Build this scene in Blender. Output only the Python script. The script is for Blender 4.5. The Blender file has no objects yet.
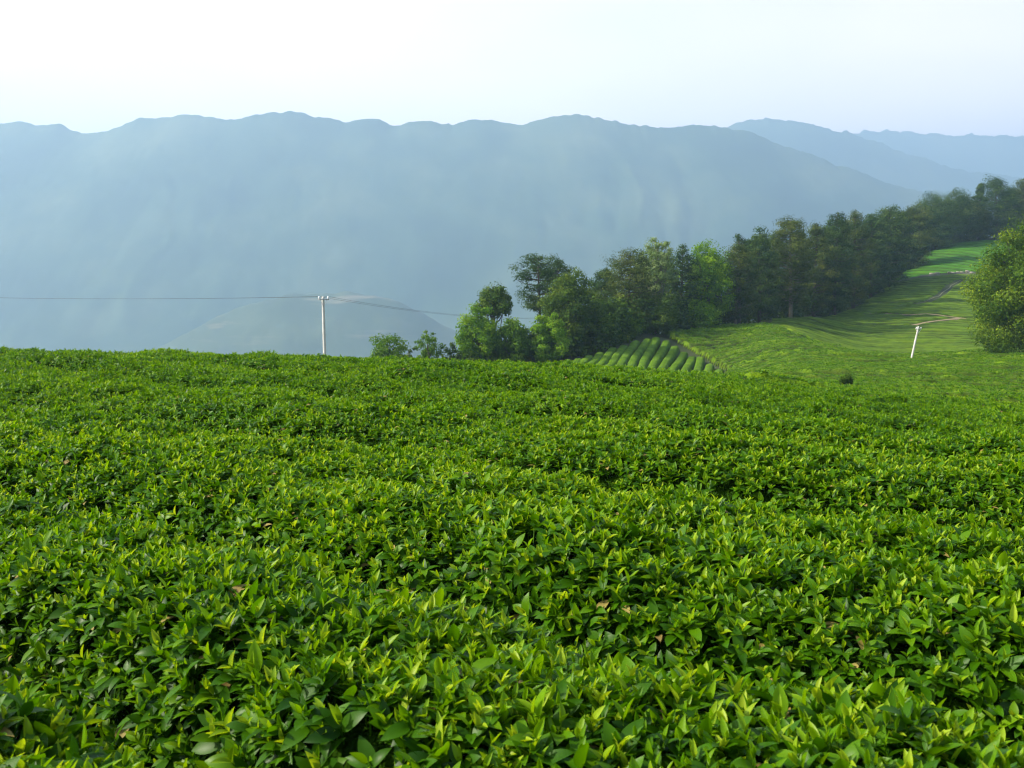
import bpy, math, random
import numpy as np

R = math.radians
SC = bpy.context.scene
COL = SC.collection
np.random.seed(7); random.seed(7)

# ------------------------------------------------------------------ camera
FPX = 1000.0
PITCH = math.atan(84.0 / FPX)
cam_d = bpy.data.cameras.new('camera')
cam_d.sensor_width = 36.0
cam_d.lens = 36.0 * FPX / 1024.0
cam_d.clip_start = 0.05
cam_d.clip_end = 40000
cam_d.dof.use_dof = True
cam_d.dof.focus_distance = 9.0
cam_d.dof.aperture_fstop = 9.0
cam = bpy.data.objects.new('camera', cam_d)
COL.objects.link(cam)
cam.location = (0, 0, 0)
cam.rotation_euler = (math.pi / 2 - PITCH, 0, 0)
SC.camera = cam

# ------------------------------------------------------------------ sky + sun
SUN_AZ = R(-98)      # from the view axis, negative = left
SUN_EL = R(36)
W = bpy.data.worlds.new('World'); SC.world = W
W.use_nodes = True
nt = W.node_tree
bgn = nt.nodes['Background']
sky = nt.nodes.new('ShaderNodeTexSky')
sky.sky_type = 'NISHITA'
sky.sun_disc = False
sky.sun_elevation = SUN_EL
sky.sun_rotation = SUN_AZ
sky.air_density = 1.0
sky.dust_density = 4.0
sky.ozone_density = 1.0
# dusty whitening of the sky towards the horizon, on top of the clear-sky model
tc = nt.nodes.new('ShaderNodeTexCoord'); sx_ = nt.nodes.new('ShaderNodeSeparateXYZ')
nt.links.new(tc.outputs['Generated'], sx_.inputs[0])
mr = nt.nodes.new('ShaderNodeMapRange'); mr.interpolation_type = 'SMOOTHSTEP'
mr.inputs[1].default_value = 0.62; mr.inputs[2].default_value = 0.10; mr.inputs[3].default_value = 0.0; mr.inputs[4].default_value = 1.0
nt.links.new(sx_.outputs[2], mr.inputs[0])
cn = nt.nodes.new('ShaderNodeTexNoise'); cn.inputs['Scale'].default_value = 1.6; cn.inputs['Detail'].default_value = 4
cm_ = nt.nodes.new('ShaderNodeMapping'); cm_.inputs['Scale'].default_value = (1, 1, 3)
nt.links.new(tc.outputs['Generated'], cm_.inputs[0]); nt.links.new(cm_.outputs[0], cn.inputs['Vector'])
mr2 = nt.nodes.new('ShaderNodeMapRange'); mr2.inputs[1].default_value = 0.3; mr2.inputs[2].default_value = 0.7; mr2.inputs[3].default_value = 0.75; mr2.inputs[4].default_value = 1.25
nt.links.new(cn.outputs[0], mr2.inputs[0])
mm_ = nt.nodes.new('ShaderNodeMath'); mm_.operation = 'MULTIPLY'
nt.links.new(mr.outputs[0], mm_.inputs[0]); nt.links.new(mr2.outputs[0], mm_.inputs[1])
hzc = nt.nodes.new('ShaderNodeVectorMath'); hzc.operation = 'SCALE'; hzc.inputs[0].default_value = (6.2, 4.1, 3.6)
nt.links.new(mm_.outputs[0], hzc.inputs['Scale'])
ad = nt.nodes.new('ShaderNodeVectorMath'); ad.operation = 'ADD'
nt.links.new(sky.outputs[0], ad.inputs[0]); nt.links.new(hzc.outputs[0], ad.inputs[1])
nt.links.new(ad.outputs[0], bgn.inputs[0])
bgn.inputs[1].default_value = 0.115

sun_d = bpy.data.lights.new('sun', 'SUN')
sun_d.energy = 5.0
sun_d.angle = R(0.8)
sun_d.color = (1.0, 0.91, 0.76)
sun = bpy.data.objects.new('sun', sun_d)
COL.objects.link(sun)
sd = np.array([math.sin(SUN_AZ) * math.cos(SUN_EL), math.cos(SUN_AZ) * math.cos(SUN_EL), math.sin(SUN_EL)])
from mathutils import Vector
sun.rotation_euler = Vector(sd).to_track_quat('Z', 'Y').to_euler()
sun.location = (-30, 20, 60)

SC.view_settings.view_transform = 'Standard'
SC.view_settings.look = 'None'
SC.view_settings.gamma = 1
SC.view_settings.use_curve_mapping = False
SC.view_settings.exposure = 1.32
SC.render.engine = 'CYCLES'
SC.cycles.max_bounces = 6
SC.cycles.diffuse_bounces = 2
SC.cycles.glossy_bounces = 1
SC.cycles.transmission_bounces = 3
SC.cycles.transparent_max_bounces = 4
SC.cycles.volume_bounces = 2
SC.cycles.caustics_reflective = False
SC.cycles.caustics_refractive = False
SC.cycles.sample_clamp_indirect = 4
SC.cycles.filter_width = 1.15

# ------------------------------------------------------------------ maths helpers
def pix(px, py, d):
    """point at forward distance d seen at pixel (px, py)"""
    xr = (px - 512) / FPX; yr = -(py - 384) / FPX
    y = math.cos(PITCH) + yr * math.sin(PITCH)
    z = -math.sin(PITCH) + yr * math.cos(PITCH)
    return xr / y * d, d, z / y * d
def pix_w(py):
    yr = -(py - 384) / FPX
    return (-math.sin(PITCH) + yr * math.cos(PITCH)) / (math.cos(PITCH) + yr * math.sin(PITCH))

def _h(ix, iy, s):
    n = (ix * 374761393 + iy * 668265263 + s * 1442695041) & 0xffffffff
    n = ((n ^ (n >> 13)) * 1274126177) & 0xffffffff
    return ((n ^ (n >> 16)) & 0xffff) / 65535.0
def vnoise(x, y, s=0):
    x = np.asarray(x, float); y = np.asarray(y, float)
    xi = np.floor(x).astype(np.int64); yi = np.floor(y).astype(np.int64)
    fx = x - xi; fy = y - yi
    fx = fx * fx * (3 - 2 * fx); fy = fy * fy * (3 - 2 * fy)
    a = _h(xi, yi, s); b = _h(xi + 1, yi, s); c = _h(xi, yi + 1, s); d = _h(xi + 1, yi + 1, s)
    return (a + (b - a) * fx) * (1 - fy) + (c + (d - c) * fx) * fy * 1.0
def fbm(x, y, o=4, s=0):
    v = 0; a = 0.5; t = 0
    for k in range(o):
        v = v + a * vnoise(x * 2 ** k + 13.7 * k, y * 2 ** k - 7.3 * k, s + k); t += a; a *= 0.5
    return v / t
def sstep(a, b, x):
    t = np.clip((x - a) / (b - a), 0, 1)
    return t * t * (3 - 2 * t)

# ------------------------------------------------------------------ lie of the land: distance -> picture height, per column
COLS = {
 -260: [(18, 347), (30, 366), (60, 425), (120, 500), (200, 540), (400, 560)],
 0:    [(6, 466), (9, 410), (13, 371), (18, 350), (24, 356), (30, 369), (60, 425), (120, 500), (200, 540), (400, 560)],
 190:  [(10, 401), (14, 372), (19, 353), (25, 358), (32, 371), (60, 415), (120, 480), (200, 500), (400, 520)],
 330:  [(10, 404), (14, 375), (20, 357), (27, 361), (34, 371), (60, 405), (75, 412), (120, 430), (200, 450), (400, 500)],
 450:  [(6, 468), (10, 407), (14, 379), (21, 361), (28, 366), (60, 385), (100, 378), (120, 385), (200, 420), (400, 480)],
 560:  [(10, 409), (14, 382), (22, 365), (28, 370), (60, 383), (95, 364), (102, 355), (112, 348), (125, 353), (200, 385), (400, 440)],
 640:  [(10, 412), (14, 387), (23, 369), (30, 374), (60, 384), (95, 373), (100, 364), (118, 328), (130, 329), (200, 355), (400, 420)],
 700:  [(10, 416), (14, 391), (24, 374), (32, 378), (50, 384), (94, 378), (99, 373), (113, 347), (128, 328), (145, 326), (200, 345), (400, 410)],
 780:  [(10, 421), (15, 393), (22, 385), (34, 387), (48, 387), (80, 366), (105, 344), (124, 328), (135, 324), (150, 316), (162, 311), (200, 316), (300, 345), (400, 380)],
 850:  [(10, 426), (15, 399), (24, 392), (34, 393), (50, 388), (70, 372), (90, 358), (104, 349), (122, 349), (145, 332), (170, 314), (190, 300), (230, 286), (300, 300), (400, 350)],
 930:  [(10, 430), (15, 405), (24, 398), (34, 398), (50, 388), (85, 362), (104, 352), (118, 353), (140, 336), (165, 313), (195, 286), (220, 264), (243, 249), (290, 246), (400, 300)],
 1024: [(6, 476), (10, 433), (15, 412), (24, 405), (34, 404), (50, 393), (70, 374), (85, 356), (110, 350), (140, 335), (170, 313), (195, 286), (220, 262), (245, 244), (300, 238), (400, 270)],
 1250: [(10, 440), (15, 428), (24, 420), (34, 414), (50, 398), (70, 374), (85, 358), (110, 348), (140, 332), (170, 308), (195, 282), (220, 258), (245, 240), (300, 225), (400, 250)],
}
ctrl = []
for px, lst in COLS.items():
    u = (px - 512) / FPX / math.cos(PITCH)
    for d, py in lst:
        w = pix_w(py)
        ctrl.append((3 * u, math.log(d), w + 1.0 / d))
    for d in (0.7, 1.2, 2.0, 3.5):
        ctrl.append((3 * u, math.log(d), 0.0))
ctrl = np.array(ctrl)
def _phi(r2): return r2 * np.log(r2 + 1e-12) * 0.5
n = len(ctrl)
K = _phi(((ctrl[:, None, :2] - ctrl[None, :, :2]) ** 2).sum(-1)) + np.eye(n) * 2e-3
P = np.c_[np.ones(n), ctrl[:, :2]]
A = np.zeros((n + 3, n + 3)); A[:n, :n] = K; A[:n, n:] = P; A[n:, :n] = P.T
sol = np.linalg.solve(A, np.r_[ctrl[:, 2], np.zeros(3)])
UG = np.linspace(-3.0, 3.0, 260); VG = np.linspace(math.log(0.5), math.log(460), 420)
UU, VV = np.meshgrid(UG, VG)
flat = np.c_[UU.ravel(), VV.ravel()]
FG = np.empty(len(flat))
for i in range(0, len(flat), 20000):
    q = flat[i:i + 20000]
    FG[i:i + 20000] = _phi(((q[:, None, :] - ctrl[None, :, :2]) ** 2).sum(-1)) @ sol[:n] + sol[n] + q @ sol[n + 1:]
FG = FG.reshape(UU.shape)

AZC = 38.0
def G(x, y):
    """height of the tea canopy top above the datum (camera eye = 0)"""
    x = np.asarray(x, float); y = np.asarray(y, float)
    r = np.hypot(x, y) + 1e-6
    az = np.degrees(np.arctan2(x, y))
    ae = np.where(np.abs(az) <= AZC, az, np.sign(az) * AZC * (180 - np.abs(az)) / (180 - AZC))
    ar = np.radians(ae)
    ye = r * np.cos(ar)
    U = np.clip(3 * np.tan(ar), -2.99, 2.99); V = np.clip(np.log(np.maximum(ye, 0.51)), VG[0], VG[-1] - 1e-6)
    fu = (U - UG[0]) / (UG[1] - UG[0]); fv = (V - VG[0]) / (VG[1] - VG[0])
    iu = np.clip(fu.astype(int), 0, len(UG) - 2); iv = np.clip(fv.astype(int), 0, len(VG) - 2)
    fu -= iu; fv -= iv
    f = (FG[iv, iu] * (1 - fu) + FG[iv, iu + 1] * fu) * (1 - fv) + (FG[iv + 1, iu] * (1 - fu) + FG[iv + 1, iu + 1] * fu) * fv
    f = f * sstep(1.5, 5.0, ye)
    z = f * ye - 1.0
    far = sstep(320, 800, r)
    return z * (1 - far) + (-360.0) * far
def G1(x, y): return float(G(np.array([x]), np.array([y]))[0])
def at(px, d):
    """x of picture column px at distance d"""
    return (px - 512) / FPX * d / math.cos(PITCH)
SOIL = 0.75

# ------------------------------------------------------------------ mesh helpers
def mk_mesh(name, V, F, attrs=None, smooth=True, nper=None):
    """V (n,3); F (m,k) int array with equal k"""
    me = bpy.data.meshes.new(name)
    V = np.ascontiguousarray(V, np.float32); F = np.ascontiguousarray(F, np.int32)
    me.vertices.add(len(V)); me.vertices.foreach_set('co', V.ravel())
    m, k = F.shape
    me.loops.add(m * k); me.loops.foreach_set('vertex_index', F.ravel())
    me.polygons.add(m)
    me.polygons.foreach_set('loop_start', np.arange(0, m * k, k, dtype=np.int32))
    if smooth: me.polygons.foreach_set('use_smooth', np.ones(m, bool))
    me.update(calc_edges=True)
    for nm, (ty, arr) in (attrs or {}).items():
        a = me.attributes.new(nm, ty, 'POINT')
        a.data.foreach_set('vector' if ty == 'FLOAT_VECTOR' else 'value', np.ascontiguousarray(arr, np.float32 if ty != 'INT' else np.int32).ravel())
    return me
def link(name, me, mat=None, parent=None, label=None, cat=None, group=None, kind=None):
    o = bpy.data.objects.new(name, me); COL.objects.link(o)
    if mat is not None and me is not None:
        me.materials.clear(); me.materials.append(mat)
    if parent: o.parent = parent
    if label: o['label'] = label
    if cat: o['category'] = cat
    if group: o['group'] = group
    if kind: o['kind'] = kind
    return o
def grid_faces(nu, nv):
    i = np.arange(nu * nv).reshape(nu, nv)
    return np.stack([i[:-1, :-1], i[1:, :-1], i[1:, 1:], i[:-1, 1:]], -1).reshape(-1, 4)
class MB:
    """collects quads"""
    def __init__(s): s.V = []; s.F = []; s.n = 0; s.T = []
    def add(s, V, F, t=0.0):
        V = np.asarray(V, float); F = np.asarray(F, int)
        s.V.append(V); s.F.append(F + s.n); s.n += len(V)
        s.T.append(np.broadcast_to(np.asarray(t, float), (len(V),)))
    def mesh(s, name, smooth=True):
        return mk_mesh(name, np.concatenate(s.V), np.concatenate(s.F), {'tone': ('FLOAT', np.concatenate(s.T))}, smooth)
def tube(mb, pts, rad, n=8, t=0.0, cap=True):
    pts = np.asarray(pts, float); m = len(pts)
    rad = np.broadcast_to(np.asarray(rad, float), (m,))
    tang = np.gradient(pts, axis=0); tang /= np.linalg.norm(tang, axis=1)[:, None] + 1e-9
    up = np.array([0, 0, 1.0]) if abs(tang[0, 2]) < 0.9 else np.array([1.0, 0, 0])
    V = []
    for k in range(m):
        a = np.cross(up, tang[k]); a /= np.linalg.norm(a) + 1e-9
        b = np.cross(tang[k], a)
        th = np.arange(n) * 2 * math.pi / n
        V.append(pts[k] + rad[k] * (np.cos(th)[:, None] * a + np.sin(th)[:, None] * b))
    F = []
    for k in range(m - 1):
        for j in range(n):
            F.append((k * n + j, k * n + (j + 1) % n, (k + 1) * n + (j + 1) % n, (k + 1) * n + j))
    V = list(np.concatenate(V))
    if cap:
        for k, c in ((0, pts[0]), (m - 1, pts[-1])):
            ci = len(V); V.append(c)
            for j in range(0, n, 2):
                q = (k * n + j, k * n + (j + 1) % n, k * n + (j + 2) % n, ci)
                F.append(q if k else q[::-1])
    mb.add(V, F, t)
def boxq(mb, c, s, ax=None, t=0.0):
    c = np.asarray(c, float)
    ax = np.eye(3) if ax is None else ax
    V = [c + ax[0] * s[0] / 2 * i + ax[1] * s[1] / 2 * j + ax[2] * s[2] / 2 * k for i in (-1, 1) for j in (-1, 1) for k in (-1, 1)]
    mb.add(V, [(0, 1, 3, 2), (4, 6, 7, 5), (0, 4, 5, 1), (2, 3, 7, 6), (0, 2, 6, 4), (1, 5, 7, 3)], t)

# ------------------------------------------------------------------ materials
def new_mat(name):
    m = bpy.data.materials.new(name); m.use_nodes = True
    t = m.node_tree; t.nodes.clear()
    out = t.nodes.new('ShaderNodeOutputMaterial')
    return m, t, out
def nd(t, ty, **kw):
    n = t.nodes.new(ty)
    for k, v in kw.items():
        if k.startswith('i_'): n.inputs[int(k[2:])].default_value = v
        else: setattr(n, k, v)
    return n
def ramp(t, stops, fac):
    r = t.nodes.new('ShaderNodeValToRGB')
    e = r.color_ramp.elements
    e[0].position, e[0].color = stops[0][0], (*stops[0][1], 1)
    e[1].position, e[1].color = stops[-1][0], (*stops[-1][1], 1)
    for p, c in stops[1:-1]:
        x = e.new(p); x.color = (*c, 1)
    t.links.new(fac, r.inputs[0])
    return r.outputs[0]
def noise(t, scale, detail=3, rough=0.55, vec=None):
    n = nd(t, 'ShaderNodeTexNoise'); n.inputs['Scale'].default_value = scale
    n.inputs['Detail'].default_value = detail; n.inputs['Roughness'].default_value = rough
    if vec is None:
        vec = t.nodes.new('ShaderNodeNewGeometry').outputs['Position']
    t.links.new(vec, n.inputs['Vector'])
    return n.outputs[0]
def mathn(t, op, a, b=None, clamp=False):
    m = nd(t, 'ShaderNodeMath', operation=op, use_clamp=clamp)
    for i, v in enumerate((a, b)):
        if v is None: continue
        if hasattr(v, 'links'): t.links.new(v, m.inputs[i])
        else: m.inputs[i].default_value = v
    return m.outputs[0]
def leaf_mat(name, stops, transl=0.35, rough=0.42, spec=0.5, inst=False, hue_noise=0.0):
    """tone attribute -> colour ramp; thin leaf: principled + translucent"""
    m, t, out = new_mat(name)
    at_ = nd(t, 'ShaderNodeAttribute', attribute_name='tone')
    f = at_.outputs['Fac']
    if inst:
        oi = nd(t, 'ShaderNodeObjectInfo')
        g = mathn(t, 'MULTIPLY', mathn(t, 'SUBTRACT', oi.outputs['Random'], 0.5), 0.34)
        f = mathn(t, 'ADD', f, g)
    nz = noise(t, hue_noise if hue_noise else 0.35, 3)
    f = mathn(t, 'ADD', f, mathn(t, 'MULTIPLY', mathn(t, 'SUBTRACT', nz, 0.5), 0.5), True)
    c = ramp(t, stops, f)
    p = nd(t, 'ShaderNodeBsdfPrincipled')
    t.links.new(c, p.inputs['Base Color'])
    p.inputs['Roughness'].default_value = rough
    p.inputs['Specular IOR Level'].default_value = spec
    tr = nd(t, 'ShaderNodeBsdfTranslucent')
    hs = nd(t, 'ShaderNodeMixRGB', blend_type='MULTIPLY', i_0=1.0); t.links.new(c, hs.inputs[1])
    hs.inputs[2].default_value = (1.5, 1.35, 0.35, 1)
    t.links.new(hs.outputs[0], tr.inputs[0])
    mx = nd(t, 'ShaderNodeMixShader', i_0=transl)
    t.links.new(p.outputs[0], mx.inputs[1]); t.links.new(tr.outputs[0], mx.inputs[2])
    t.links.new(mx.outputs[0], out.inputs[0])
    return m
def plain(name, stops, scale=2.0, rough=0.8, bump=0.0, bscale=10, spec=0.3, detail=4, bdist=0.1, gap=0.0):
    m, t, out = new_mat(name)
    c = ramp(t, stops, noise(t, scale, detail))
    if gap:      # painted shade of gaps and row sides, plus dark stems and soil
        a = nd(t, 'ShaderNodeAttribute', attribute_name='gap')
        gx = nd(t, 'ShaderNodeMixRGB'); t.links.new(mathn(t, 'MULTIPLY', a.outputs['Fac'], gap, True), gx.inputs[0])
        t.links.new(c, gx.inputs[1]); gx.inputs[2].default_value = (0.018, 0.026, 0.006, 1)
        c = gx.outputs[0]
    p = nd(t, 'ShaderNodeBsdfPrincipled')
    t.links.new(c, p.inputs['Base Color']); p.inputs['Roughness'].default_value = rough
    p.inputs['Specular IOR Level'].default_value = spec
    if bump:
        b = nd(t, 'ShaderNodeBump'); b.inputs['Strength'].default_value = bump; b.inputs['Distance'].default_value = bdist
        t.links.new(noise(t, bscale, 3, 0.7), b.inputs['Height']); t.links.new(b.outputs[0], p.inputs['Normal'])
    t.links.new(p.outputs[0], out.inputs[0])
    return m

M_leaf = leaf_mat('tea_leaf', [(0.0, (0.014, 0.060, 0.0004)), (0.35, (0.048, 0.145, 0.0006)), (0.65, (0.130, 0.262, 0.001)), (1.0, (0.28, 0.39, 0.015))], 0.42, 0.42, 0.18, inst=True)
M_dry = plain('withered_leaf', [(0.3, (0.13, 0.085, 0.02)), (0.7, (0.26, 0.22, 0.05))], 9, 0.7)
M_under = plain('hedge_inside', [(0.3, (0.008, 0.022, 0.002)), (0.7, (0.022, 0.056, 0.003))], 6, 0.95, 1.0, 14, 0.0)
M_far_tea = plain('tea_canopy', [(0.25, (0.030, 0.095, 0.008)), (0.5, (0.060, 0.165, 0.010)), (0.75, (0.11, 0.235, 0.016))], 0.9, 0.62, 1.0, 7, 0.25, 8, 0.12)
M_soil = plain('soil', [(0.3, (0.02, 0.035, 0.008)), (0.7, (0.045, 0.055, 0.015))], 1.2, 0.95, 0.6, 5)
M_hill = plain('hillside', [(0.30, (0.014, 0.032, 0.018)), (0.5, (0.034, 0.062, 0.028)), (0.68, (0.080, 0.105, 0.05))], 0.0035, 0.95, 0.0, 0.1, 0.1, 12)

# ------------------------------------------------------------------ ground: one sheet to the horizon
def build_ground():
    az = np.concatenate([np.linspace(-180, -45, 60)[:-1], np.linspace(-45, 45, 300), np.linspace(45, 180, 60)[1:]])
    r = np.concatenate([[0.02], np.exp(np.linspace(math.log(0.6), math.log(500), 260)), np.exp(np.linspace(math.log(520), math.log(9000), 40))])
    AZ, RR = np.meshgrid(np.radians(az), r, indexing='ij')
    X = RR * np.sin(AZ); Y = RR * np.cos(AZ)
    Z = G(X, Y) - SOIL + 0.45 * sstep(103, 122, RR) * (np.degrees(AZ) > 15.5)
    V = np.stack([X, Y, Z], -1).reshape(-1, 3)
    link('ground', mk_mesh('ground', V, grid_faces(*AZ.shape)[:, ::-1]), M_soil, kind='structure')
build_ground()

# ------------------------------------------------------------------ mountains
def mountain(name, d, sky_pts, width, base, seed, amp, back=700, mat=None):
    px = np.array([p[0] for p in sky_pts], float); py = np.array([p[1] for p in sky_pts], float)
    cols = np.arange(px[0], px[-1], 2.5)
    X = (cols - 512) / FPX / math.cos(PITCH) * d
    pyi = np.interp(cols, px, py)
    k = np.exp(-np.linspace(-2, 2, 9) ** 2); k /= k.sum()
    pyi = np.convolve(np.pad(pyi, 4, 'edge'), k, 'valid')
    ridge = np.array([pix_w(p) * d for p in pyi])
    ridge += (fbm(X / 60, X * 0 + seed, 5, seed) - 0.5) * d * 0.0075
    ridge += (fbm(X / 16, X * 0 + seed + 3, 2, seed + 1) - 0.5) * d * 0.0028
    t = np.linspace(-1, 1, 150)
    T, XX = np.meshgrid(t, X, indexing='ij')
    def gs(v, m):
        kk = np.exp(-np.linspace(-2.2, 2.2, 2 * m + 1) ** 2); kk /= kk.sum()
        return np.convolve(np.pad(v, m, 'edge'), kk, 'valid')
    r1 = gs(ridge, 12); r2 = gs(ridge, 60); A_ = np.abs(T)
    RG = r2 + (r1 - r2) * np.exp(-(A_ / 0.22) ** 2) + (ridge - r1) * np.exp(-(A_ / 0.045) ** 2)
    Yb = np.where(T < 0, d + T * width, d + T * back)
    a = np.abs(T)
    prof = 1 - np.where(T < 0, a ** 1.05, a ** 1.3)
    warp = (fbm(XX / 500, Yb / 500, 3, seed + 5) - 0.5) * 500
    sp = np.abs(fbm((XX + warp * 1.6 + Yb * 0.45) / 560, Yb / 800, 4, seed + 9) - 0.5) * 2
    sp2 = np.abs(fbm((XX + warp * 0.9 - Yb * 0.25) / 210, Yb / 420, 4, seed + 3) - 0.5) * 2
    env = np.clip(a * 3.0, 0, 1) * np.clip((1 - a) * 3, 0, 1)
    Z = base + (RG - base) * prof - env * amp * (sp * 1.0 + sp2 * 0.3) + env * amp * 0.25
    Z += (fbm(XX / 28, Yb / 28, 3, seed + 2) - 0.5) * 9 * np.clip(a * 8, 0, 1)
    V = np.stack([XX, Yb, Z], -1).reshape(-1, 3)
    return link(name, mk_mesh(name, V, grid_faces(*T.shape)[:, ::-1]), mat or M_hill, kind='structure')
mountain('mountain_range', 2800, [(-1400, 190), (-900, 150), (-500, 135), (-250, 146), (-100, 128), (0, 124), (30, 121), (50, 125), (70, 124), (84, 131), (106, 134), (120, 129), (140, 119), (172, 114), (212, 115), (235, 121), (262, 112), (300, 110), (328, 116), (348, 121), (368, 117), (384, 118), (398, 128), (412, 122), (430, 120), (460, 123), (478, 120), (502, 121), (518, 124), (550, 116), (580, 114), (610, 121), (650, 125), (700, 123), (725, 127), (790, 147), (840, 166), (900, 186), (960, 206), (1040, 228), (1200, 262), (1500, 330)], 1080, -365, 3, 60)
mountain('mountain_ridge', 4000, [(500, 220), (600, 170), (690, 135), (725, 124), (755, 118), (790, 120), (820, 126), (850, 135), (890, 150), (950, 168), (1024, 180), (1200, 205), (1500, 240), (1900, 300)], 1100, -365, 11, 80)
mountain('mountain_horizon', 5200, [(700, 165), (800, 140), (840, 133), (880, 131), (920, 132), (960, 135), (1024, 136), (1150, 130), (1350, 145), (1700, 140), (2300, 190)], 700, -365, 17, 90)

# low spur with bare terraces in the valley
def spur_mat():
    m, t, out = new_mat('terraced_spur')
    base = ramp(t, [(0.30, (0.018, 0.038, 0.020)), (0.5, (0.034, 0.062, 0.028)), (0.68, (0.062, 0.085, 0.04))], noise(t, 0.01, 8))
    geo = t.nodes.new('ShaderNodeNewGeometry')
    mp = nd(t, 'ShaderNodeMapping'); mp.inputs['Scale'].default_value = (0.006, 0.006, 0.06)
    t.links.new(geo.outputs['Position'], mp.inputs['Vector'])
    n2 = noise(t, 1.0, 4, 0.6, mp.outputs[0])
    sx = nd(t, 'ShaderNodeSeparateXYZ'); t.links.new(geo.outputs['Position'], sx.inputs[0])
    hi = mathn(t, 'MULTIPLY', mathn(t, 'ADD', sx.outputs[2], 110), 1 / 130.0, True)
    f = mathn(t, 'MULTIPLY', mathn(t, 'MULTIPLY', mathn(t, 'SUBTRACT', n2, 0.56), 6.0, True), hi, True)
    mx = nd(t, 'ShaderNodeMixRGB'); t.links.new(f, mx.inputs[0]); t.links.new(base, mx.inputs[1])
    mx.inputs[2].default_value = (0.25, 0.20, 0.13, 1)
    p = nd(t, 'ShaderNodeBsdfPrincipled'); p.inputs['Roughness'].default_value = 0.95
    t.links.new(mx.outputs[0], p.inputs['Base Color']); t.links.new(p.outputs[0], out.inputs[0])
    return m
mountain('terraced_hill', 1620, [(0, 400), (90, 375), (150, 352), (185, 335), (215, 318), (245, 305), (285, 297), (325, 291), (352, 291), (385, 298), (425, 314), (465, 335), (510, 358), (600, 400)], 520, -365, 23, 50, 420, spur_mat())

# ------------------------------------------------------------------ haze
HZ0, HZ1 = -380.0, 910.0
mb = MB(); boxq(mb, (0, 0, (HZ0 + HZ1) / 2), (18400, 18400, HZ1 - HZ0))
hz, t, out = new_mat('haze_air')
pv = nd(t, 'ShaderNodeVolumePrincipled')
pv.inputs['Density'].default_value = 0.00037
pv.inputs['Color'].default_value = (0.405, 0.585, 0.775, 1)
pv.inputs['Anisotropy'].default_value = 0.3
t.links.new(pv.outputs[0], out.inputs['Volume'])
hzo = link('haze', mb.mesh('haze', False), hz, kind='stuff')
hzo['label'] = 'pale blue haze filling the valley air'

# ------------------------------------------------------------------ zones of the hillside
def PX(x, y): return 512 + FPX * math.cos(PITCH) * x / np.maximum(y, 1e-3)
def woodsD(px): return np.interp(px, [380, 450, 560, 600, 650, 700, 780, 820, 850, 880, 900, 925, 960, 1024, 1300], [92, 96, 101, 105, 119.5, 132, 148, 161, 180, 199, 219, 243, 254, 258, 262])
def foldD(px): return np.interp(px, [770, 800, 850, 930, 1024, 1300], [130, 122, 106, 105, 110, 112])

# ------------------------------------------------------------------ front tea field
def rows_front(x, y):
    wob = (fbm(x / 3.0, y / 3.0, 2, 31) - 0.5) * 0.7
    s = 0.6 * x + 0.8 * y + wob * sstep(2, 6, np.hypot(x, y)) + (fbm(x / 0.6, y / 0.6, 2, 32) - 0.5) * 0.16
    k = (s - 1.46) / 1.32
    dk = np.abs(k - np.round(k)) * 1.32
    st = sstep(0.25, 0.72, fbm(x / 0.8 + 3, y / 0.8, 3, 33))
    near = 1 - sstep(3.2, 7, np.hypot(x, y))
    gap = np.exp(-(dk / (0.13 + 0.05 * near)) ** 2) * (0.10 + 0.15 * st + near * (0.06 + 0.16 * st))
    crown = -0.15 * (dk / 0.66 - 1) ** 2 + 0.03
    lumps = (fbm(x / 1.3, y / 1.3, 3, 34) - 0.5) * 0.22 + (fbm(x / 0.3, y / 0.3, 2, 35) - 0.5) * 0.13
    return -gap + crown + lumps + 0.055 * np.cos(k * math.pi + 0.6) * sstep(2.5, 5, np.hypot(x, y)) - 0.075 * sstep(7, 19, np.hypot(x, y))
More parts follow.
